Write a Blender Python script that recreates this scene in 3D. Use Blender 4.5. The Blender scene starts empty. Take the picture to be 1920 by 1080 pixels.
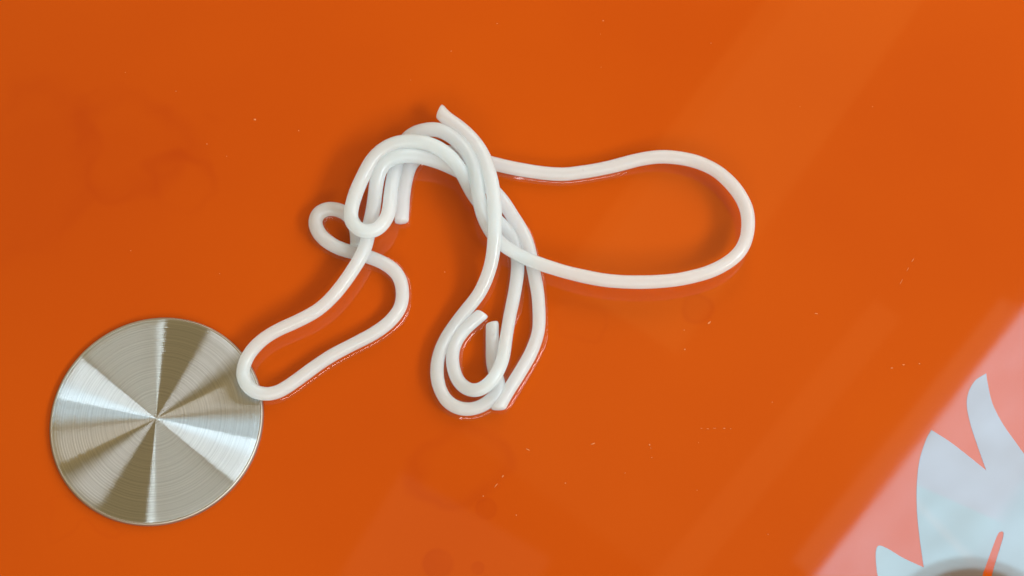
import bpy, bmesh, math, random
import numpy as np
from mathutils import Vector, Matrix
from mathutils import noise as mnoise

random.seed(7)
SC = bpy.context.scene
COL = SC.collection

# ------------------------------------------------------------------ camera
W_PX, H_PX = 1920.0, 1080.0
F_PX = 2600.0                       # focal length in photo pixels
TILT = math.radians(19.0)           # tilt away from straight down
CAM_H = 0.00015 * F_PX * math.cos(TILT)   # camera height above the table, metres
cam_d = bpy.data.cameras.new("camera")
cam = bpy.data.objects.new("camera", cam_d)
COL.objects.link(cam)
cam.location = (0, 0, CAM_H)
cam.rotation_euler = (TILT, 0, 0)
cam_d.sensor_width = 36.0
cam_d.lens = 36.0 * F_PX / W_PX
cam_d.clip_start = 0.005
cam_d.clip_end = 50
cam_d.dof.use_dof = True
cam_d.dof.focus_distance = CAM_H / math.cos(TILT) - 0.004
cam_d.dof.aperture_fstop = cam_d.lens / 2.6     # a pupil of about 2 mm, as in a phone
SC.camera = cam


def ray(u, v):
    x = (u - W_PX / 2) / F_PX
    y = (H_PX / 2 - v) / F_PX
    c, s = math.cos(TILT), math.sin(TILT)
    return np.array([x, y * c + s, y * s - c])


def at(u, v, z=0.0):
    """point at height z (metres) that the photograph shows at pixel u, v"""
    d = ray(u, v)
    t = (z - CAM_H) / d[2]
    return np.array([d[0] * t, d[1] * t, z])


def mirrored(u, v, height):
    """point at the given height whose reflection in the table is seen at u, v"""
    p = at(u, v)
    d = ray(u, v) * np.array([1, 1, -1])
    return p + d * (height / d[2])


# ------------------------------------------------------------------ world and light
world = bpy.data.worlds.new("World")
SC.world = world
world.use_nodes = True
bg = world.node_tree.nodes["Background"]
bg.inputs[0].default_value = (1.0, 0.70, 0.32, 1)
bg.inputs[1].default_value = 0.42
SC.view_settings.view_transform = 'Standard'
SC.view_settings.look = 'None'
SC.view_settings.exposure = 0.10
SC.view_settings.gamma = 1.0
SC.cycles.max_bounces = 16
SC.cycles.diffuse_bounces = 12
SC.cycles.transparent_max_bounces = 16


def area_lamp(name, centre, xdir, ydir, sx, sy, radiance, colour):
    """rectangular lamp whose lit side is -(x cross y)"""
    d = bpy.data.lights.new(name, 'AREA')
    d.shape = 'RECTANGLE'
    d.size, d.size_y = sx, sy
    d.energy = radiance * sx * sy * math.pi
    d.color = colour
    o = bpy.data.objects.new(name, d)
    COL.objects.link(o)
    X = Vector(xdir).normalized()
    Y = Vector(ydir)
    Y = (Y - X * Y.dot(X)).normalized()
    Z = X.cross(Y)
    M = Matrix((X, Y, Z)).transposed().to_4x4()
    M.translation = Vector(centre)
    o.matrix_world = M
    return o


def lamp_towards(name, az, el, dist, sx, sy, radiance, colour, aim=(0.0, 0.08, 0.0)):
    az, el = math.radians(az), math.radians(el)
    v = Vector((math.cos(az) * math.cos(el), math.sin(az) * math.cos(el), math.sin(el)))
    c = Vector(aim) + v * dist
    xd = Vector((-math.sin(az), math.cos(az), 0))
    yd = v.cross(xd)
    return area_lamp(name, c, xd, yd, sx, sy, radiance, colour)


def strip_lamp(name, top, bottom, right, height, radiance, colour, extra=0.0):
    """flat overhead lamp; its mirror image has one long side from top to bottom and reaches across to right"""
    a, b, c = (mirrored(*p, height) for p in (top, bottom, right))
    e = b - a
    ln = np.linalg.norm(e)
    e /= ln
    n = np.array([-e[1], e[0], 0.0])
    w = float(np.dot(c - b, n))
    if w < 0:
        n, w = -n, -w
    ctr = a + e * (ln + extra) / 2 + n * w / 2
    if np.cross(e, n)[2] > 0:
        return area_lamp(name, ctr, e, n, ln + extra, w, radiance, colour)
    return area_lamp(name, ctr, n, e, w, ln + extra, radiance, colour)


# the roof window whose reflection fills the lower right corner, and its paler reveal
roof = strip_lamp("roof_window_lamp", (1930, 566), (1530, 1080), (2010, 1180), 1.1, 7.0, (0.50, 0.81, 1.0), 0.05)
# thin uneven cloud seen through the roof window
roof.data.use_nodes = True
rnt = roof.data.node_tree
rem = [q for q in rnt.nodes if q.type == 'EMISSION'][0]
rge = rnt.nodes.new('ShaderNodeNewGeometry')
rno = rnt.nodes.new('ShaderNodeTexNoise')
rno.inputs['Scale'].default_value = 7.0
rno.inputs['Detail'].default_value = 4.0
rmr = rnt.nodes.new('ShaderNodeMapRange')
for q, x in enumerate((0.3, 0.7, 0.86, 1.14)):
    rmr.inputs[q + 1].default_value = x
rnt.links.new(rge.outputs['Parametric'], rno.inputs['Vector'])
rnt.links.new(rno.outputs[0], rmr.inputs[0])
rnt.links.new(rmr.outputs[0], rem.inputs['Strength'])
strip_lamp("window_reveal_lamp", (1912, 582), (1520, 1080), (1462, 1080), 1.1, 0.6, (0.8, 1.0, 0.6))
# unseen light panels added in place of dimly lit ceiling timber
strip_lamp("added_warm_band", (1610, -240), (1050, 520), (1440, 420), 1.1, 0.6, (1.0, 0.55, 0.10))
strip_lamp("added_warm_band", (1690, -260), (860, 810), (1790, 1100), 1.35, 0.26, (1.0, 0.60, 0.16))  # broad panel added to lay a faint haze over the right half
strip_lamp("added_warm_band", (1640, 560), (1250, 1050), (1310, 1080), 1.1, 0.45, (1.0, 0.55, 0.15), 0.05)
strip_lamp("added_warm_band", (755, 885), (630, 1090), (1010, 1090), 1.1, 0.32, (1.0, 0.75, 0.4))  # panel added to mirror as a paler patch at bottom centre

# daylight side window low on the right, and the softer room light all round;
# each is placed so that the turned steel disc mirrors it between two directions
DA = at(295, 787)
DV = np.array([0, 0, CAM_H]) - DA
DV /= np.linalg.norm(DV)


def room_lamp(name, az0, az1, el, height, radiance, colour, dist=4.0):
    height *= dist / 1.4
    ce = math.cos(math.radians(el))
    b = []
    for az in (az0, az1):
        a = math.radians(az)
        k = (DV[0] * math.sin(a) - DV[1] * math.cos(a)) / ce
        b.append(a + math.asin(max(-1, min(1, k))))
    width = 2 * dist * ce * math.tan((b[1] - b[0]) / 2)
    lamp_towards(name, math.degrees(sum(b) / 2), el, dist, width, height, radiance, colour, DA)


room_lamp("side_window_lamp", -38, -12, 35, 0.24, 20.0, (0.88, 0.97, 1.0))
room_lamp("side_window_edge_lamp", -12, 9, 28, 0.3, 3.0, (0.98, 0.99, 1.0))
room_lamp("room_lamp_front", -86, -39.5, 34, 0.22, 7.6, (0.93, 1.0, 0.98))
room_lamp("narrow_window_lamp", -90, -87, 34, 0.5, 12.0, (0.9, 1.0, 1.0))
room_lamp("room_fill_back", 40, 62, 33, 0.7, 3.6, (0.98, 0.97, 0.95), 0.8)  # unseen fill, stood behind to brighten the top of the table
room_lamp("room_fill_right", 9, 27, 27, 0.5, 4.2, (0.97, 0.98, 0.98), 1.1)  # unseen fill, put on this side to brighten the upper right
room_lamp("room_lamp_back_left", 95, 138, 22, 0.4, 0.9, (0.97, 1.0, 0.95))


# ------------------------------------------------------------------ node helper
def new_mat(name):
    m = bpy.data.materials.new(name)
    m.use_nodes = True
    nt = m.node_tree
    nt.nodes.clear()
    out = nt.nodes.new('ShaderNodeOutputMaterial')
    return m, nt, out


def N(nt, typ, **kw):
    n = nt.nodes.new(typ)
    for k, v in kw.items():
        if k in n.inputs.keys():
            n.inputs[k].default_value = v
        else:
            setattr(n, k, v)
    return n


def link(nt, a, b):
    nt.links.new(a, b)


def math_node(nt, op, a, b=None, clamp=False):
    n = nt.nodes.new('ShaderNodeMath')
    n.operation = op
    n.use_clamp = clamp
    for i, x in enumerate((a, b)):
        if x is None:
            continue
        if isinstance(x, (int, float)):
            n.inputs[i].default_value = x
        else:
            nt.links.new(x, n.inputs[i])
    return n.outputs[0]


def mix_col(nt, fac, a, b):
    n = nt.nodes.new('ShaderNodeMix')
    n.data_type = 'RGBA'
    for s, x in ((n.inputs[0], fac), (n.inputs[6], a), (n.inputs[7], b)):
        if isinstance(x, (int, float)):
            s.default_value = x
        elif isinstance(x, tuple):
            s.default_value = x
        else:
            nt.links.new(x, s)
    return n.outputs[2]


# ------------------------------------------------------------------ materials
def mat_table():
    m, nt, out = new_mat("orange_glass")
    tc = N(nt, 'ShaderNodeTexCoord')
    big = N(nt, 'ShaderNodeTexNoise', Scale=9.0, Detail=3.0, Roughness=0.5)
    link(nt, tc.outputs['Object'], big.inputs['Vector'])
    mr = N(nt, 'ShaderNodeMapRange')
    mr.inputs[1].default_value = 0.3
    mr.inputs[2].default_value = 0.7
    link(nt, big.outputs[0], mr.inputs[0])
    col = mix_col(nt, mr.outputs[0], (0.450, 0.0565, 0.0001, 1), (0.490, 0.0685, 0.0001, 1))
    # outlines of dried water marks, plus small round darker spots
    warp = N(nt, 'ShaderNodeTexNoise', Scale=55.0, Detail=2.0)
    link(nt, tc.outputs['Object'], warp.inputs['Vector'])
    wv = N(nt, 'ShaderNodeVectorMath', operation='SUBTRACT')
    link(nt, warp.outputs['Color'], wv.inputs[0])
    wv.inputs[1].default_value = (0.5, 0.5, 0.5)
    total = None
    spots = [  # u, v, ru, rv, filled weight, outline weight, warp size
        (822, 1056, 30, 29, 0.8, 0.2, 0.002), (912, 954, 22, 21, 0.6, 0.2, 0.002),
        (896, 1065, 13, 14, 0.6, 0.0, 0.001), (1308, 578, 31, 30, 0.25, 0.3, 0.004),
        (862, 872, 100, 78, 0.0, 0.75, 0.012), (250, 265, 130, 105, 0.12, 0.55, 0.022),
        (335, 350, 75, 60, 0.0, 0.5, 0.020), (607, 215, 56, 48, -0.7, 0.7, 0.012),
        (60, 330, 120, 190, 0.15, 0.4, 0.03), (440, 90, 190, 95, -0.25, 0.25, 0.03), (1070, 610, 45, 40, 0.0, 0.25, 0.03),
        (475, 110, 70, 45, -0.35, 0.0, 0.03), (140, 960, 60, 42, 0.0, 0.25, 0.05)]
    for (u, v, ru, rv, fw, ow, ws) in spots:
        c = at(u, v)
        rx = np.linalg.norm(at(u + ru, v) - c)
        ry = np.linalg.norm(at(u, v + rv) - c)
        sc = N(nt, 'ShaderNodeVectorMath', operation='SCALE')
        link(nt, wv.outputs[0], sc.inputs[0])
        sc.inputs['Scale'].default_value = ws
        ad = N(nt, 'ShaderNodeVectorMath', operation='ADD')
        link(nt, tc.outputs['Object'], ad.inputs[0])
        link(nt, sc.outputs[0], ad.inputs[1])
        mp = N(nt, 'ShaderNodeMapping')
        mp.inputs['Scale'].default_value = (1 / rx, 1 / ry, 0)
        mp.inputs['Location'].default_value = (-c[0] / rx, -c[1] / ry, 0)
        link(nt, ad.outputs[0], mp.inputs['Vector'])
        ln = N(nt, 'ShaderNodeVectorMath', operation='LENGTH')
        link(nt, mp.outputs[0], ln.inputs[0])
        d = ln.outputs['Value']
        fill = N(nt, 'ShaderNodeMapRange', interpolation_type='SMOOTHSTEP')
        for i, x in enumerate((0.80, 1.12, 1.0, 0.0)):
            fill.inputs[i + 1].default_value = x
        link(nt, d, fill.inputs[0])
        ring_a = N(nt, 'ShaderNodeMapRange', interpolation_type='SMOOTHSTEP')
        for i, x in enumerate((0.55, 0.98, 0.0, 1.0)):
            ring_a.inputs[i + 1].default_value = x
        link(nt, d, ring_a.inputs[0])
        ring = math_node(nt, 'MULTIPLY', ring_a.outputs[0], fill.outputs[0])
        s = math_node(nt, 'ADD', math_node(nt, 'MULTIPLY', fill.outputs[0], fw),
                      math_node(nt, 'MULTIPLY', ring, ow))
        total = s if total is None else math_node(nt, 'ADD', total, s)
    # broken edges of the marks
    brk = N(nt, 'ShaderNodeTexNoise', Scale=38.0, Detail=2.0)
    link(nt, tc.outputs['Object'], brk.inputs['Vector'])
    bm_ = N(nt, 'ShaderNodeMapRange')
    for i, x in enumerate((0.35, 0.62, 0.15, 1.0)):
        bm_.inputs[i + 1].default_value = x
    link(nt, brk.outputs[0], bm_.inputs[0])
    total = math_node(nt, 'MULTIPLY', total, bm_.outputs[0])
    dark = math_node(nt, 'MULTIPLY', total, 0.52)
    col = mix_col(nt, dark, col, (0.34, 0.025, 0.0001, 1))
    # faint sub-visible dust grain
    gr = N(nt, 'ShaderNodeTexNoise', Scale=2600.0, Detail=2.0)
    link(nt, tc.outputs['Object'], gr.inputs['Vector'])
    grm = N(nt, 'ShaderNodeMapRange')
    for i, x in enumerate((0.66, 0.80, 0.0, 0.10)):
        grm.inputs[i + 1].default_value = x
    link(nt, gr.outputs[0], grm.inputs[0])
    col = mix_col(nt, grm.outputs[0], col, (0.80, 0.22, 0.05, 1))
    b = N(nt, 'ShaderNodeBsdfPrincipled')
    link(nt, col, b.inputs['Base Color'])
    rn = N(nt, 'ShaderNodeTexNoise', Scale=20.0, Detail=4.0)
    link(nt, tc.outputs['Object'], rn.inputs['Vector'])
    rm = N(nt, 'ShaderNodeMapRange')
    for i, x in enumerate((0.3, 0.7, 0.03, 0.05)):
        rm.inputs[i + 1].default_value = x
    link(nt, rn.outputs[0], rm.inputs[0])
    link(nt, rm.outputs[0], b.inputs['Roughness'])
    b.inputs['IOR'].default_value = 1.44
    # slow waviness of the glass
    wn = N(nt, 'ShaderNodeTexNoise', Scale=14.0, Detail=1.0)
    link(nt, tc.outputs['Object'], wn.inputs['Vector'])
    bp = N(nt, 'ShaderNodeBump', Strength=0.04, Distance=0.0006)
    link(nt, wn.outputs[0], bp.inputs['Height'])
    link(nt, bp.outputs[0], b.inputs['Normal'])
    link(nt, b.outputs[0], out.inputs[0])
    return m


def mat_edge_glass():
    m, nt, out = new_mat("table_edge_glass")
    b = N(nt, 'ShaderNodeBsdfPrincipled', Roughness=0.15)
    b.inputs['Base Color'].default_value = (0.45, 0.10, 0.02, 1)
    link(nt, b.outputs[0], out.inputs[0])
    return m


def mat_flame():
    # clear glass without the orange backing: dark below, reflecting at both faces
    m, nt, out = new_mat("clear_flame_glass")
    tc = N(nt, 'ShaderNodeTexCoord')
    nz = N(nt, 'ShaderNodeTexNoise', Scale=26.0, Detail=3.0)
    link(nt, tc.outputs['Object'], nz.inputs['Vector'])
    # painted sky reflection: a lavender part, a cyan part and paler streaks across it

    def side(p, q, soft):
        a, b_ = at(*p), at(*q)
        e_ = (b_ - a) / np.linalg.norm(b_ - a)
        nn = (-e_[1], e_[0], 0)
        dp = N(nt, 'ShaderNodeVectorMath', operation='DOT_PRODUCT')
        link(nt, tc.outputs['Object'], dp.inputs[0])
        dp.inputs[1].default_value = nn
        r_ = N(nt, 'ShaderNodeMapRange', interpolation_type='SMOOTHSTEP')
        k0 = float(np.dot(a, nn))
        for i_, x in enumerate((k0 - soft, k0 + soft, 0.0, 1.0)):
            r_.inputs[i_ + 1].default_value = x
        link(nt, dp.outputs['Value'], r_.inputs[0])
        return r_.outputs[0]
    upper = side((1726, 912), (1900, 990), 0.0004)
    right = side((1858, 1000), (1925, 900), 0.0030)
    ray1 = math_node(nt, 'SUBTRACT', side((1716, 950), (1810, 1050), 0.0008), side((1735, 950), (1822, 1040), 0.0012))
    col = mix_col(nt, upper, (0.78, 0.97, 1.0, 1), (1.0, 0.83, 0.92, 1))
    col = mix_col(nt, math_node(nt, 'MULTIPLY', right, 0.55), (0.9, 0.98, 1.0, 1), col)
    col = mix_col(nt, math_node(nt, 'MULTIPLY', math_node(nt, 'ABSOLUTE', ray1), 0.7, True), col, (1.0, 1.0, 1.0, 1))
    dirt = mix_col(nt, nz.outputs[0], (0.13, 0.085, 0.06, 1), (0.20, 0.15, 0.12, 1))
    b = N(nt, 'ShaderNodeBsdfPrincipled', Roughness=0.04)
    b.inputs['IOR'].default_value = 1.80
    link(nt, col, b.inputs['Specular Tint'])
    link(nt, dirt, b.inputs['Base Color'])
    link(nt, b.outputs[0], out.inputs[0])
    return m


def mat_noodle():
    m, nt, out = new_mat("cooked_rice_noodle")
    tc = N(nt, 'ShaderNodeTexCoord')
    b = N(nt, 'ShaderNodeBsdfPrincipled', Roughness=0.10)
    nz = N(nt, 'ShaderNodeTexNoise', Scale=160.0, Detail=3.0)
    link(nt, tc.outputs['Object'], nz.inputs['Vector'])
    col = mix_col(nt, nz.outputs[0], (0.78, 0.83, 0.86, 1), (0.82, 0.87, 0.90, 1))
    sp = N(nt, 'ShaderNodeTexNoise', Scale=420.0, Detail=1.0)
    link(nt, tc.outputs['Object'], sp.inputs['Vector'])
    spm = N(nt, 'ShaderNodeMapRange')
    for i, x in enumerate((0.79, 0.81, 0.0, 0.3)):
        spm.inputs[i + 1].default_value = x
    link(nt, sp.outputs[0], spm.inputs[0])
    col = mix_col(nt, spm.outputs[0], col, (0.35, 0.30, 0.24, 1))
    link(nt, col, b.inputs['Base Color'])
    b.inputs['Subsurface Weight'].default_value = 1.0
    b.inputs['Subsurface Radius'].default_value = (1.0, 0.85, 0.75)
    b.inputs['Subsurface Scale'].default_value = 0.0055
    b.inputs['IOR'].default_value = 1.52
    b.inputs['Coat Weight'].default_value = 0.55
    b.inputs['Coat Roughness'].default_value = 0.12
    b.inputs['Coat IOR'].default_value = 1.5
    b1 = N(nt, 'ShaderNodeTexNoise', Scale=1100.0, Detail=2.0)
    link(nt, tc.outputs['Object'], b1.inputs['Vector'])
    b2 = N(nt, 'ShaderNodeTexNoise', Scale=300.0, Detail=2.0)
    link(nt, tc.outputs['Object'], b2.inputs['Vector'])
    h = math_node(nt, 'ADD', b1.outputs[0], math_node(nt, 'MULTIPLY', b2.outputs[0], 2.0))
    bp = N(nt, 'ShaderNodeBump', Strength=0.22, Distance=0.00025)
    link(nt, h, bp.inputs['Height'])
    link(nt, bp.outputs[0], b.inputs['Normal'])
    link(nt, bp.outputs[0], b.inputs['Coat Normal'])
    # light passes through the soft starch
    tl = N(nt, 'ShaderNodeBsdfTranslucent')
    tl.inputs[0].default_value = (0.90, 0.97, 1.0, 1)
    ms = N(nt, 'ShaderNodeMixShader')
    ms.inputs[0].default_value = 0.58
    link(nt, b.outputs[0], ms.inputs[1])
    link(nt, tl.outputs[0], ms.inputs[2])
    link(nt, ms.outputs[0], out.inputs[0])
    return m


def mat_brushed():
    m, nt, out = new_mat("circular_brushed_steel")
    tc = N(nt, 'ShaderNodeTexCoord')
    sep = N(nt, 'ShaderNodeSeparateXYZ')
    link(nt, tc.outputs['Object'], sep.inputs[0])
    cb = N(nt, 'ShaderNodeCombineXYZ')
    link(nt, sep.outputs[0], cb.inputs[0])
    link(nt, sep.outputs[1], cb.inputs[1])
    ln = N(nt, 'ShaderNodeVectorMath', operation='LENGTH')
    link(nt, cb.outputs[0], ln.inputs[0])
    r = ln.outputs['Value']
    # turning marks: every ring has a direction and a tone of its own
    n1 = N(nt, 'ShaderNodeTexNoise', noise_dimensions='1D', Scale=1900.0, Detail=3.0)
    link(nt, r, n1.inputs['W'])
    n2 = N(nt, 'ShaderNodeTexNoise', noise_dimensions='1D', Scale=700.0, Detail=2.0)
    link(nt, r, n2.inputs['W'])
    rot = math_node(nt, 'MULTIPLY', math_node(nt, 'SUBTRACT', n1.outputs[0], 0.5), 0.010)
    rot2 = math_node(nt, 'MULTIPLY', math_node(nt, 'SUBTRACT', n2.outputs[0], 0.5), 0.006)
    rot = math_node(nt, 'ADD', rot, rot2)
    tan = N(nt, 'ShaderNodeTangent', direction_type='RADIAL', axis='Z')
    an = N(nt, 'ShaderNodeBsdfAnisotropic', distribution='GGX', Roughness=0.29, Anisotropy=0.92)
    tone = N(nt, 'ShaderNodeMapRange')
    for i, x in enumerate((0.3, 0.7, 0.0, 1.0)):
        tone.inputs[i + 1].default_value = x
    link(nt, n1.outputs[0], tone.inputs[0])
    col = mix_col(nt, tone.outputs[0], (0.72, 0.79, 0.85, 1), (0.87, 0.94, 1.0, 1))
    link(nt, col, an.inputs['Color'])
    link(nt, rot, an.inputs['Rotation'])
    link(nt, tan.outputs[0], an.inputs['Tangent'])
    wv = math_node(nt, 'SINE', math_node(nt, 'MULTIPLY', r, 2 * math.pi / 0.00070))
    hh = math_node(nt, 'ADD', math_node(nt, 'MULTIPLY', wv, 0.5), n2.outputs[0])
    bp = N(nt, 'ShaderNodeBump', Strength=0.6, Distance=0.00006)
    link(nt, hh, bp.inputs['Height'])
    link(nt, bp.outputs[0], an.inputs['Normal'])
    link(nt, an.outputs[0], out.inputs[0])
    return m


def mat_rim():
    m, nt, out = new_mat("turned_steel_rim")
    b = N(nt, 'ShaderNodeBsdfPrincipled', Metallic=1.0, Roughness=0.45)
    b.inputs['Base Color'].default_value = (0.45, 0.42, 0.38, 1)
    link(nt, b.outputs[0], out.inputs[0])
    return m


def mat_water():
    m, nt, out = new_mat("thin_water")
    tr = N(nt, 'ShaderNodeBsdfTransparent')
    gl = N(nt, 'ShaderNodeBsdfGlossy', Roughness=0.04)
    mx = N(nt, 'ShaderNodeMixShader')
    mx.inputs[0].default_value = 0.04
    link(nt, tr.outputs[0], mx.inputs[1])
    link(nt, gl.outputs[0], mx.inputs[2])
    link(nt, mx.outputs[0], out.inputs[0])
    return m


def mat_plain(name, colour, rough=0.5, trans=0.0):
    m, nt, out = new_mat(name)
    b = N(nt, 'ShaderNodeBsdfPrincipled', Roughness=rough)
    b.inputs['Base Color'].default_value = (*colour, 1)
    if trans:
        t = N(nt, 'ShaderNodeBsdfTranslucent')
        t.inputs[0].default_value = (*colour, 1)
        mx = N(nt, 'ShaderNodeMixShader')
        mx.inputs[0].default_value = trans
        link(nt, b.outputs[0], mx.inputs[1])
        link(nt, t.outputs[0], mx.inputs[2])
        link(nt, mx.outputs[0], out.inputs[0])
    else:
        link(nt, b.outputs[0], out.inputs[0])
    return m


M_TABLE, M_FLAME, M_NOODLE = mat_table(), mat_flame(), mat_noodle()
M_BRUSH, M_RIM, M_WATER = mat_brushed(), mat_rim(), mat_water()
M_EDGE = mat_edge_glass()
M_DUST = mat_plain("dust_white", (0.62, 0.20, 0.06), 0.6)


# ------------------------------------------------------------------ object helpers
def add_mesh(name, verts, faces, mat, parent=None, smooth=True, loc=None):
    me = bpy.data.meshes.new(name)
    me.from_pydata([tuple(map(float, v)) for v in verts], [], faces)
    me.update()
    if smooth:
        me.polygons.foreach_set('use_smooth', [True] * len(me.polygons))
    me.materials.append(mat)
    o = bpy.data.objects.new(name, me)
    COL.objects.link(o)
    if parent:
        o.parent = parent
    if loc is not None:
        o.location = loc
    return o


def from_bm(name, bm, mat, parent=None, smooth=False, loc=None):
    me = bpy.data.meshes.new(name)
    bm.to_mesh(me)
    bm.free()
    if smooth:
        me.polygons.foreach_set('use_smooth', [True] * len(me.polygons))
    me.materials.append(mat)
    o = bpy.data.objects.new(name, me)
    COL.objects.link(o)
    if parent:
        o.parent = parent
    if loc is not None:
        o.location = loc
    return o


def tag(o, label=None, category=None, group=None, kind=None):
    for k, v in (('label', label), ('category', category), ('group', group), ('kind', kind)):
        if v:
            o[k] = v


def lathe(profile, seg=160):
    """profile of (radius, z) from outside to the axis"""
    vs, fs = [], []
    for (r, z) in profile:
        for k in range(seg):
            a = 2 * math.pi * k / seg
            vs.append((r * math.cos(a), r * math.sin(a), z))
    for i in range(len(profile) - 1):
        for k in range(seg):
            k2 = (k + 1) % seg
            fs.append((i * seg + k, i * seg + k2, (i + 1) * seg + k2, (i + 1) * seg + k))
    return vs, fs


# ------------------------------------------------------------------ the table
TX0, TX1, TY0, TY1 = -0.42, 0.46, -0.20, 0.42
bm = bmesh.new()
bmesh.ops.create_cube(bm, size=1.0)
for v in bm.verts:
    v.co.x = TX0 if v.co.x < 0 else TX1
    v.co.y = TY0 if v.co.y < 0 else TY1
    v.co.z = -0.010 if v.co.z < 0 else 0.0
bmesh.ops.bevel(bm, geom=bm.edges[:], offset=0.0015, segments=3, affect='EDGES')
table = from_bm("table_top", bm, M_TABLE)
tag(table, kind='structure')


def smooth_outline(pts, corners, step=6):
    """Catmull-Rom through pts, with sharp turns kept at the corner indices; closed"""
    n = len(pts)
    out = []
    P = [np.array(p, float) for p in pts]
    for i in range(n):
        p1, p2 = P[i], P[(i + 1) % n]
        p0 = P[i - 1] if i not in corners else 2 * p1 - p2
        p3 = P[(i + 2) % n] if (i + 1) % n not in corners else 2 * p2 - p1
        for k in range(step):
            t = k / step
            out.append(0.5 * (2 * p1 + (p2 - p0) * t + (2 * p0 - 5 * p1 + 4 * p2 - p3) * t * t
                              + (3 * p1 - p0 - 3 * p2 + p3) * t ** 3))
    return out


def flat_print(name, uv_pts, corners, z0, z1, mat, parent):
    ring = smooth_outline(uv_pts, corners)
    bm = bmesh.new()
    top = [bm.verts.new(tuple(at(p[0], p[1], 0.0)[:2]) + (z1,)) for p in ring]
    bot = [bm.verts.new((v.co.x, v.co.y, z0)) for v in top]
    f = bm.faces.new(top)
    if f.normal.z < 0 or f.calc_area() and (f.normal_update() or f.normal.z < 0):
        f.normal_flip()
    n = len(top)
    for i in range(n):
        bm.faces.new((top[i], bot[i], bot[(i + 1) % n], top[(i + 1) % n]))
    bmesh.ops.triangulate(bm, faces=[f], ngon_method='EAR_CLIP')
    bmesh.ops.recalc_face_normals(bm, faces=bm.faces[:])
    return from_bm(name, bm, mat, parent)


flame_pts = [(1849, 700), (1828, 714), (1815, 738), (1813, 764), (1820, 797), (1832, 834), (1849, 882),
             (1808, 849), (1779, 827), (1746, 806),
             (1736, 825), (1724, 863), (1719, 907), (1719, 955), (1724, 1008), (1732, 1064),
             (1693, 1046), (1663, 1028), (1646, 1024), (1642, 1045), (1648, 1090), (1672, 1160), (1730, 1235), (1800, 1270),
             (1810, 1235), (1826, 1150), (1842, 1080), (1847, 1065), (1868, 1008), (1876, 997), (1881, 1006), (1862, 1070),
             (1852, 1120), (1846, 1200), (1850, 1275), (1940, 1265), (2020, 1190), (2050, 1080), (2010, 970),
             (1955, 895), (1920, 851), (1905, 830), (1881, 796), (1861, 757), (1852, 719)]
corner_pts = {0, 6, 9, 15, 23, 34}
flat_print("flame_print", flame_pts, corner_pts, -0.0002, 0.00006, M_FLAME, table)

# ------------------------------------------------------------------ the round metal plate
DISC_C = at(295, 787, 0.0)
disc = bpy.data.objects.new("metal_disc", None)
COL.objects.link(disc)
disc.location = (DISC_C[0], DISC_C[1], 0)
disc.empty_display_size = 0.02
tag(disc, "round brushed steel disc fixed flat on the orange table at left", "metal disc")
DR, DH = 0.0290, 0.0014
prof = [(DR - 0.0003, 0.0), (DR, 0.0003), (DR, DH - 0.0007), (DR - 0.00015, DH - 0.0004), (DR - 0.0004, DH - 0.00005),
        (DR - 0.0006, DH), (DR - 0.0008, DH - 0.0001)]
vs, fs = lathe(prof)
add_mesh("rim", vs, fs, M_RIM, disc)
fp = [(DR - 0.0008, DH - 0.0001), (DR - 0.00085, DH - 0.00003)] + [
    ((DR - 0.00085) * (1 - k / 12) + 0.00002, DH - 0.00003 + 0.00010 * (k / 12)) for k in range(1, 13)]
vs, fs = lathe(fp)
add_mesh("brushed_face", vs, fs, M_BRUSH, disc)

# ------------------------------------------------------------------ noodles
R_N = 0.00193      # noodle radius in metres
# each knot: u, v (photo pixels), height of the centre in radii
wide_noodle = [
    (905, 588, 1), (893, 598, 1), (872, 617, 1), (855, 640, 1), (848, 667, 1), (850, 690, 1), (858, 713, 1.1), (873, 728, 1.5),
    (893, 733, 2.2), (913, 723, 2.8), (930, 703, 3.0), (943, 673, 2.6), (948, 640, 1.8), (955, 597, 1.1), (966, 543, 1),
    (971, 500, 1), (968, 470, 1), (957, 440, 1.2), (928, 410, 1.9), (905, 387, 2.6), (885, 361, 3.2), (874, 338, 3.7), (860, 313, 4.2),
    (841, 291, 4.7), (816, 274, 4.8), (788, 266, 4.7), (760, 265, 4.6), (732, 272, 4.6), (704, 292, 4.4), (685, 323, 4.2),
    (667, 362, 4.2), (657, 402, 4.4), (661, 420, 4.5), (674, 431, 4.6), (688, 435, 4.6), (706, 431, 4.4), (721, 416, 4.0),
    (729, 399, 3.6), (732, 374, 2.9), (735, 347, 2.3), (741, 318, 1.9), (748, 290, 1.9), (757, 268, 2.2), (771, 253, 2.6), (791, 245, 3.0), (816, 242, 3.3),
    (838, 250, 3.4), (860, 266, 3.6), (880, 291, 4.0), (892, 325, 4.5), (897, 365, 4.8), (904, 398, 4.3), (915, 425, 3.6),
    (932, 449, 3.2), (951, 465, 3.2), (979, 481, 3.3), (1007, 493, 3.5), (1034, 502, 3.7), (1080, 515, 4.0), (1139, 526, 4.3),
    (1207, 529, 4.5), (1273, 524, 4.6), (1332, 509, 4.6), (1376, 484, 4.6), (1397, 455, 4.5), (1403, 422, 4.4), (1399, 389, 4.2),
    (1379, 354, 3.8), (1347, 323, 3.3), (1311, 305, 2.8), (1273, 296, 2.3), (1237, 294, 1.9), (1199, 299, 1.5), (1154, 311, 1.1),
    (1116, 319, 1), (1084, 324, 1), (1051, 327, 1), (1007, 323, 1), (965, 316, 1), (926, 307, 1), (890, 297, 1), (850, 287, 1), (815, 284, 1),
    (785, 293, 1), (768, 312, 1), (759, 344, 1), (755, 377, 1), (753, 416, 1)]
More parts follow.
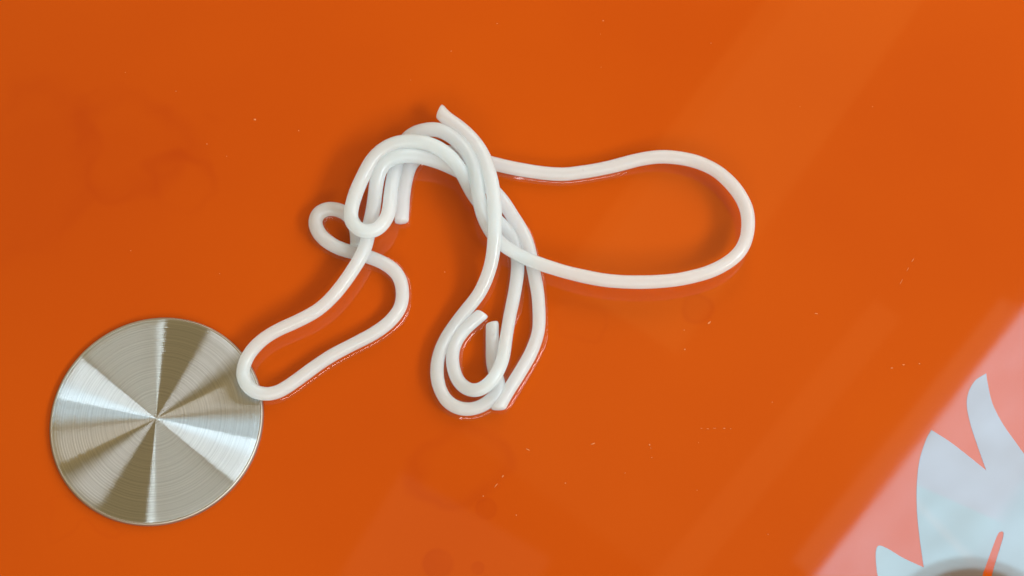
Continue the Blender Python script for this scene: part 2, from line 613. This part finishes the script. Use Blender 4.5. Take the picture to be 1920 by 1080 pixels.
left_noodle = [
    (934, 767, 1), (953, 733, 1), (975, 698, 1), (995, 663, 1), (1008, 628, 1), (1011, 600, 1), (1009, 555, 1), (1001, 510, 1),
    (996, 484, 1), (989, 456, 1), (976, 428, 1), (958, 401, 1.2), (942, 376, 1.5), (915, 349, 2.2), (885, 333, 2.8), (855, 318, 3.0),
    (829, 306, 3.1), (804, 298, 3.4), (777, 292, 3.9), (754, 292, 4.2), (735, 297, 4.2), (718, 309, 4.0), (708, 331, 3.4), (704, 358, 2.9),
    (700, 391, 2.7), (693, 421, 2.7), (688, 453, 2.9), (677, 481, 3.1), (653, 519, 3.2), (626, 554, 3.1), (595, 582, 3.0), (556, 603, 2.9),
    (517, 621, 2.7), (486, 642, 2.4), (463, 671, 2.1), (455, 702, 1.9), (467, 728, 1.7), (494, 739, 1.3), (521, 735, 1.1), (552, 716, 1),
    (583, 693, 1), (618, 669, 1), (661, 646, 1), (700, 626, 1), (731, 603, 1), (751, 576, 1), (755, 547, 1), (747, 516, 1),
    (723, 495, 1), (692, 482, 1), (661, 473, 1), (630, 463, 1), (603, 444, 1), (590, 418, 1), (599, 397, 1), (622, 391, 1),
    (642, 396, 1), (658, 409, 1), (668, 428, 1), (670, 446, 1.1), (669, 464, 1.6)]
hook_noodle = [
    (824, 208, 3.0), (833, 219, 3.0), (860, 238, 3.2), (886, 262, 3.6), (905, 289, 4.2), (919, 330, 5.0), (926, 369, 5.2), (928, 405, 5.1),
    (928, 430, 4.9), (926, 460, 4.2), (922, 490, 3.4), (913, 520, 2.6), (897, 553, 1.8), (873, 583, 1.3), (847, 617, 1.05), (827, 653, 1),
    (819, 693, 1), (825, 730, 1), (843, 757, 1), (873, 768, 1), (900, 763, 1), (920, 750, 1), (934, 736, 1), (937, 722, 1), (930, 705, 1),
    (924, 683, 1), (923, 657, 1), (923, 630, 1), (923, 606, 1)]


def spline(knots, step):
    """centripetal-ish Catmull-Rom in (u, v, z), resampled at even spacing in pixels"""
    K = np.array(knots, float)
    K = np.vstack([2 * K[0] - K[1], K, 2 * K[-1] - K[-2]])
    pts = []
    for i in range(1, len(K) - 2):
        p0, p1, p2, p3 = K[i - 1], K[i], K[i + 1], K[i + 2]
        for t in np.linspace(0, 1, 24, endpoint=False):
            pts.append(0.5 * (2 * p1 + (p2 - p0) * t + (2 * p0 - 5 * p1 + 4 * p2 - p3) * t * t
                              + (3 * p1 - p0 - 3 * p2 + p3) * t ** 3))
    pts.append(K[-2])
    pts = np.array(pts)
    d = np.r_[0, np.cumsum(np.linalg.norm(np.diff(pts[:, :2], axis=0), axis=1))]
    n = max(4, int(d[-1] / step))
    s = np.linspace(0, d[-1], n)
    return np.stack([np.interp(s, d, pts[:, k]) for k in range(3)], 1)


def smooth1(a, w, keep_ends=True):
    k = np.ones(2 * w + 1) / (2 * w + 1)
    p = np.r_[2 * a[0] - a[w:0:-1], a, 2 * a[-1] - a[-2:-w - 2:-1]] if keep_ends else np.pad(a, w, mode='edge')
    return np.convolve(p, k, mode='valid')


STEP = 4.0
wide_noodle = [(u_, v_, z_ if not (u_ > 960 and z_ > 1.2) else 1 + (z_ - 1) * 0.52) for (u_, v_, z_) in wide_noodle]
for kn in (wide_noodle, left_noodle, hook_noodle):
    kn[:] = [(u_, v_, z_ if z_ < 1.2 or u_ > 960 else 1 + (z_ - 1) * 0.82) for (u_, v_, z_) in kn]
strands = [spline(k, STEP) for k in (wide_noodle, left_noodle, hook_noodle)]
for s in strands:
    s[:, 0] = smooth1(s[:, 0], 3)
    s[:, 1] = smooth1(s[:, 1], 3)
    s[:, 2] = np.maximum(1.0, smooth1(s[:, 2], 4))

# where two strands lie one on the other, move them apart in height only
ids = np.concatenate([np.full(len(s), i) for i, s in enumerate(strands)])
idx = np.concatenate([np.arange(len(s)) for s in strands])
UVZ = np.concatenate(strands)
z = UVZ[:, 2].copy() * R_N


def xyz(z):
    x = (UVZ[:, 0] - W_PX / 2) / F_PX
    y = (H_PX / 2 - UVZ[:, 1]) / F_PX
    c, s = math.cos(TILT), math.sin(TILT)
    d = np.stack([x, y * c + s, y * s - c], 1)
    t = (z - CAM_H) / d[:, 2]
    return d * t[:, None] + np.array([0, 0, CAM_H])


P = xyz(z)
near_disc = np.linalg.norm(P[:, :2] - DISC_C[:2], axis=1) < DR + 0.0006
floor = np.where(near_disc, DH + R_N * 0.97, R_N * 0.95)
for s in range(3):
    m_ = ids == s
    floor[m_] = np.maximum(R_N * 0.95, smooth1(np.where(near_disc[m_], DH + R_N * 1.05, R_N * 0.95), 5, False))
sgn0 = np.sign(z[:, None] - z[None, :])
same = (ids[:, None] == ids[None, :]) & (np.abs(idx[:, None] - idx[None, :]) < 16)
DMIN = 1.90 * R_N
for it in range(0):
    P = xyz(z)
    dxy = np.linalg.norm(P[:, None, :2] - P[None, :, :2], axis=2)
    act = (dxy < 1.62 * R_N) & ~same & (sgn0 != 0)
    need = np.sqrt(np.maximum(DMIN ** 2 - dxy ** 2, 0))
    dz = (z[:, None] - z[None, :]) * sgn0
    lack = np.where(act, np.maximum(need - dz, 0), 0)
    up = np.where(sgn0 > 0, lack, 0).max(1)
    dn = np.where(sgn0 < 0, lack, 0).max(1)
    z = z + 0.45 * up - 0.30 * dn
    z = np.maximum(z, floor)
    if it < 60:
        for s in range(3):
            m_ = ids == s
            z[m_] = 0.6 * z[m_] + 0.4 * smooth1(z[m_], 2, False)
        z = np.maximum(z, floor)
P = xyz(z)


def resample(pts, step):
    d = np.r_[0, np.cumsum(np.linalg.norm(np.diff(pts, axis=0), axis=1))]
    n = int(d[-1] / step)
    s = np.linspace(0, d[-1], n)
    return np.stack([np.interp(s, d, pts[:, k]) for k in range(3)], 1)


def frames(c):
    t = np.gradient(c, axis=0)
    t /= np.linalg.norm(t, axis=1)[:, None]
    nrm = np.zeros_like(c)
    a = np.cross(t[0], [0, 0, 1.0])
    nrm[0] = a / np.linalg.norm(a)
    for i in range(1, len(c)):
        v = nrm[i - 1] - t[i] * np.dot(nrm[i - 1], t[i])
        nrm[i] = v / np.linalg.norm(v)
    return t, nrm, np.cross(t, nrm)


YA, YB = at(960, 400)[1], at(960, 590)[1]
XB = at(1000, 400)[0]


def grow(x, y):
    # the strands are a little thicker in the bundle and thinner at the lower loops
    k = min(1.0, max(0.0, (y - YB) / (YA - YB)))
    m = min(1.0, max(0.0, (XB - x) / 0.02))
    return -1.6 * (1 - k) + 1.9 * k * m


def noodle_mesh(c, seed, seg=20, cut=(0.0, 0.0)):
    c = resample(c, 0.0005)
    for k in range(3):
        c[:, k] = smooth1(c[:, k], 2)
    t, nrm, bi = frames(c)
    n = len(c)
    vs, fs = [], []
    L = 0.0005

    def rad(i, a):
        p = c[i] * 1000
        q = mnoise.noise(Vector((p[0] * 0.16 + seed, p[1] * 0.16, p[2] * 0.16)))
        q2 = mnoise.noise(Vector((i * 0.11, math.cos(a) * 0.7 + seed, math.sin(a) * 0.7)))
        q3 = mnoise.noise(Vector((i * 0.5, math.cos(a) * 1.6 + 9 + seed, math.sin(a) * 1.6)))
        wy, wx = c[i][1], c[i][0]
        q += grow(wx, wy)
        return R_N * (1 + 0.035 * q + 0.022 * q2 + 0.010 * max(0, q3))

    for i in range(n):
        for k in range(seg):
            a = 2 * math.pi * k / seg
            r = rad(i, a)
            sh = 0.0
            e0, e1 = i, n - 1 - i
            if e0 == 0 or e1 == 0:
                r *= 0.90
            off = math.cos(a) * nrm[i] + math.sin(a) * bi[i]
            sh = cut[0] * math.cos(a) * math.exp(-e0 / 3) + cut[1] * math.cos(a) * math.exp(-e1 / 3)
            vs.append(c[i] + off * r + t[i] * sh * R_N)
    for i in range(n - 1):
        for k in range(seg):
            k2 = (k + 1) % seg
            fs.append((i * seg + k, i * seg + k2, (i + 1) * seg + k2, (i + 1) * seg + k))
    # slightly domed cut ends
    for (i0, sg) in ((0, -1), (n - 1, 1)):
        base = len(vs)
        for k in range(seg):
            vs.append(np.array(vs[i0 * seg + k]) * 0.5 + c[i0] * 0.5 + t[i0] * sg * R_N * 0.10)
        vs.append(c[i0] + t[i0] * sg * R_N * 0.14)
        for k in range(seg):
            k2 = (k + 1) % seg
            q = (i0 * seg + k, base + k, base + k2, i0 * seg + k2)
            tr_ = (base + k, base + seg, base + k2)
            fs.append(q if sg < 0 else q[::-1])
            fs.append(tr_ if sg < 0 else tr_[::-1])
    return vs, fs


NOODLE_LABELS = [
    "longest white noodle, with the wide loop reaching out to the right",
    "white noodle whose long narrow loop reaches left onto the steel disc",
    "shorter white noodle lying on top, running from uppermost tip to the lowest loop",
]
curves = []
for s in range(3):
    m_ = ids == s
    c = P[m_]
    curves.append(c)
    vs, fs = noodle_mesh(c, 3.7 * s, cut=[(0.25, 0.1), (0.45, -0.1), (0.5, 0.2)][s])
    base = Vector((float(c[:, 0].mean()), float(c[:, 1].mean()), 0))
    o = add_mesh("noodle", [np.array(v) - np.array(base) for v in vs], fs, M_NOODLE, loc=base)
    tag(o, NOODLE_LABELS[s], "noodle", group="cooked noodles tangled on the table")

# ------------------------------------------------------------------ water held along the strands that touch the table
wv, wf = [], []
prof_d = [0.55, 0.9, 1.1, 1.22, 1.34, 1.46, 1.58]


def water_h(d, top, width):
    q = max(0.0, (width - d) / (width - 0.92))
    return top * q ** 1.8


for s, c in enumerate(curves):
    c = resample(c, 0.0008)
    t, _, _ = frames(c)
    touching = c[:, 2] < R_N * 1.18
    on_disc = np.linalg.norm(c[:, :2] - DISC_C[:2], axis=1) < DR + 0.002
    touching &= ~on_disc
    for side in (-1, 1):
        run = []
        for i in range(len(c) + 1):
            if i < len(c) and touching[i]:
                run.append(i)
                continue
            if len(run) > 6:
                n = len(run)
                b0 = len(wv)
                for q, i_ in enumerate(run):
                    ramp = min(1.0, q / 4, (n - 1 - q) / 4)
                    lat = np.array([-t[i_][1], t[i_][0], 0]) * side
                    lat /= np.linalg.norm(lat)
                    wob = mnoise.noise(Vector((i_ * 0.09, side * 5.0, s * 7.0)))
                    width = 1.42 + 0.20 * wob
                    width = 0.98 + (width - 0.98) * (0.35 + 0.65 * ramp)
                    top = (0.30 + 0.08 * wob) * R_N * ramp
                    for f in np.linspace(0, 1, 8):
                        d = 0.92 + (width - 0.92) * f
                        p = c[i_] + lat * d * R_N
                        wv.append((p[0], p[1], 0.00003 + water_h(d, top, width)))
                for q in range(n - 1):
                    for k in range(7):
                        a = b0 + q * 8 + k
                        quad = (a, a + 1, a + 9, a + 8)
                        wf.append(quad if side < 0 else quad[::-1])
            run = []
water = add_mesh("water_film", wv, wf, M_WATER)
tag(water, "thin clear film of water along the edges of the noodles", kind="stuff")

# ------------------------------------------------------------------ dust and lint on the table
specks = [(1330, 605, 14, 5, -40), (1530, 588, 12, 3, 5), (1712, 487, 16, 2.2, -55), (1702, 505, 20, 2, -58), (1690, 528, 22, 1.6, -60),
          (943, 893, 8, 4, -50), (930, 910, 16, 2.6, -52), (906, 930, 4, 4, 0), (846, 96, 6, 2.5, -60), (932, 44, 7, 3, 20), (1131, 39, 8, 3, 0),
          (478, 224, 8, 7, 0), (388, 270, 4, 4, -50), (235, 136, 4, 4, 0), (330, 171, 4, 3, 0), (834, 510, 4, 4, 0), (1112, 832, 12, 3.5, -15),
          (1218, 834, 6, 5, 20), (1220, 840, 3, 3, 0), (1222, 858, 3, 3, 0), (990, 843, 14, 4, 25), (1060, 906, 4, 4, 0), (968, 966, 4, 4, 0),
          (1315, 803, 6, 1.8, 0), (1327, 804, 8, 1.6, 0), (1340, 803, 10, 1.8, 0), (1358, 803, 7, 2.5, -10), (1370, 804, 4, 2, 0),
          (1448, 754, 5, 2.5, 0), (1672, 690, 8, 4, 0), (1694, 684, 8, 4, 0), (1724, 682, 5, 4, 0), (1310, 830, 2.5, 2.5, 0),
          (1307, 919, 3, 3, 0), (1440, 1002, 3, 3, 0), (1172, 887, 3, 3, 0), (1127, 126, 4, 2, 0), (1636, 200, 3, 3, 0),
          (1500, 200, 2.5, 2.5, 0), (560, 245, 4, 4, 0), (425, 293, 3, 3, 0), (1284, 655, 5, 4, -45), (1283, 619, 4, 3, 0),
          (1333, 81, 4, 2.5, 0), (1126, 64, 2.5, 2, 0), (770, 150, 3, 2, 20), (412, 513, 3, 3, 0), (245, 470, 4, 3, 0)]
rd = random.Random(11)
for k in range(0):
    q = rd.uniform(0.8, 1.5)
    specks.append((rd.uniform(0, 1920), rd.uniform(0, 1080), q * rd.uniform(1, 2.2), q, rd.uniform(0, 180)))
dv, df = [], []
for (u, v, lu, lv, ang) in specks:
    if (u - 295) ** 2 + (v - 787) ** 2 < 215 ** 2 or (u > 1500 and v > 560 and u + v * 0.78 > 2360):
        continue
    c = at(u, v, 0.0)
    a0 = math.radians(-ang)
    n = 7
    pts = []
    for k in range(n):
        a = 2 * math.pi * k / n
        j = rd.uniform(0.65, 1.2)
        x, y = 0.5 * lu * math.cos(a) * j, 0.5 * lv * math.sin(a) * j
        pts.append(((x * math.cos(a0) - y * math.sin(a0)) * 0.000095 + c[0], (x * math.sin(a0) + y * math.cos(a0)) * 0.000095 + c[1]))
    b0 = len(dv)
    for p in pts:
        dv.append((p[0], p[1], 0.00001))
    for p in pts:
        dv.append((c[0] + (p[0] - c[0]) * 0.7, c[1] + (p[1] - c[1]) * 0.7, 0.00008))
    for k in range(n):
        k2 = (k + 1) % n
        df.append((b0 + k, b0 + k2, b0 + n + k2, b0 + n + k))
    df.append(tuple(b0 + n + k for k in range(n)))
dust = add_mesh("dust_specks", dv, df, M_DUST, smooth=False)
tag(dust, "pale specks of dust and lint scattered on the orange table", kind="stuff")

# ------------------------------------------------------------------ round lampshade above, mirrored in the lower right corner
HL = 0.30
lc = mirrored(1840, 1236, HL)
le = mirrored(1840, 1043, HL)
LR = float(np.linalg.norm(le - lc))
shade = bpy.data.objects.new("lamp_shade", None)
COL.objects.link(shade)
shade.location = lc
tag(shade, "round dark lampshade with grey rim mirrored in the lower right corner", "lampshade")
M_SHADE = mat_plain("dark_shade", (0.03, 0.025, 0.02), 0.5)
M_SRIM, nt_, out_ = new_mat("frosted_rim")
d_ = N(nt_, 'ShaderNodeBsdfDiffuse')
d_.inputs[0].default_value = (0.5, 0.5, 0.5, 1)
t_ = N(nt_, 'ShaderNodeBsdfTransparent')
m_ = N(nt_, 'ShaderNodeMixShader')
m_.inputs[0].default_value = 0.72
link(nt_, d_.outputs[0], m_.inputs[1])
link(nt_, t_.outputs[0], m_.inputs[2])
link(nt_, m_.outputs[0], out_.inputs[0])
vs, fs = lathe([(LR * 0.88, 0.0), (LR * 0.88, 0.02), (LR * 0.7, 0.08), (LR * 0.3, 0.11), (0.004, 0.115)], 64)
vs2, fs2 = lathe([(LR * 0.88, 0.0), (LR * 0.7, 0.012), (0.004, 0.014)], 64)
k0 = len(vs)
add_mesh("shade_bowl", vs + vs2, fs + [tuple(i + k0 for i in f) for f in fs2], M_SHADE, shade)
vs, fs = lathe([(LR * 0.885, 0.0), (LR * 1.0, 0.004), (LR * 1.0, 0.007), (LR * 0.885, 0.006)], 64)
add_mesh("shade_rim", vs, fs, M_SRIM, shade)
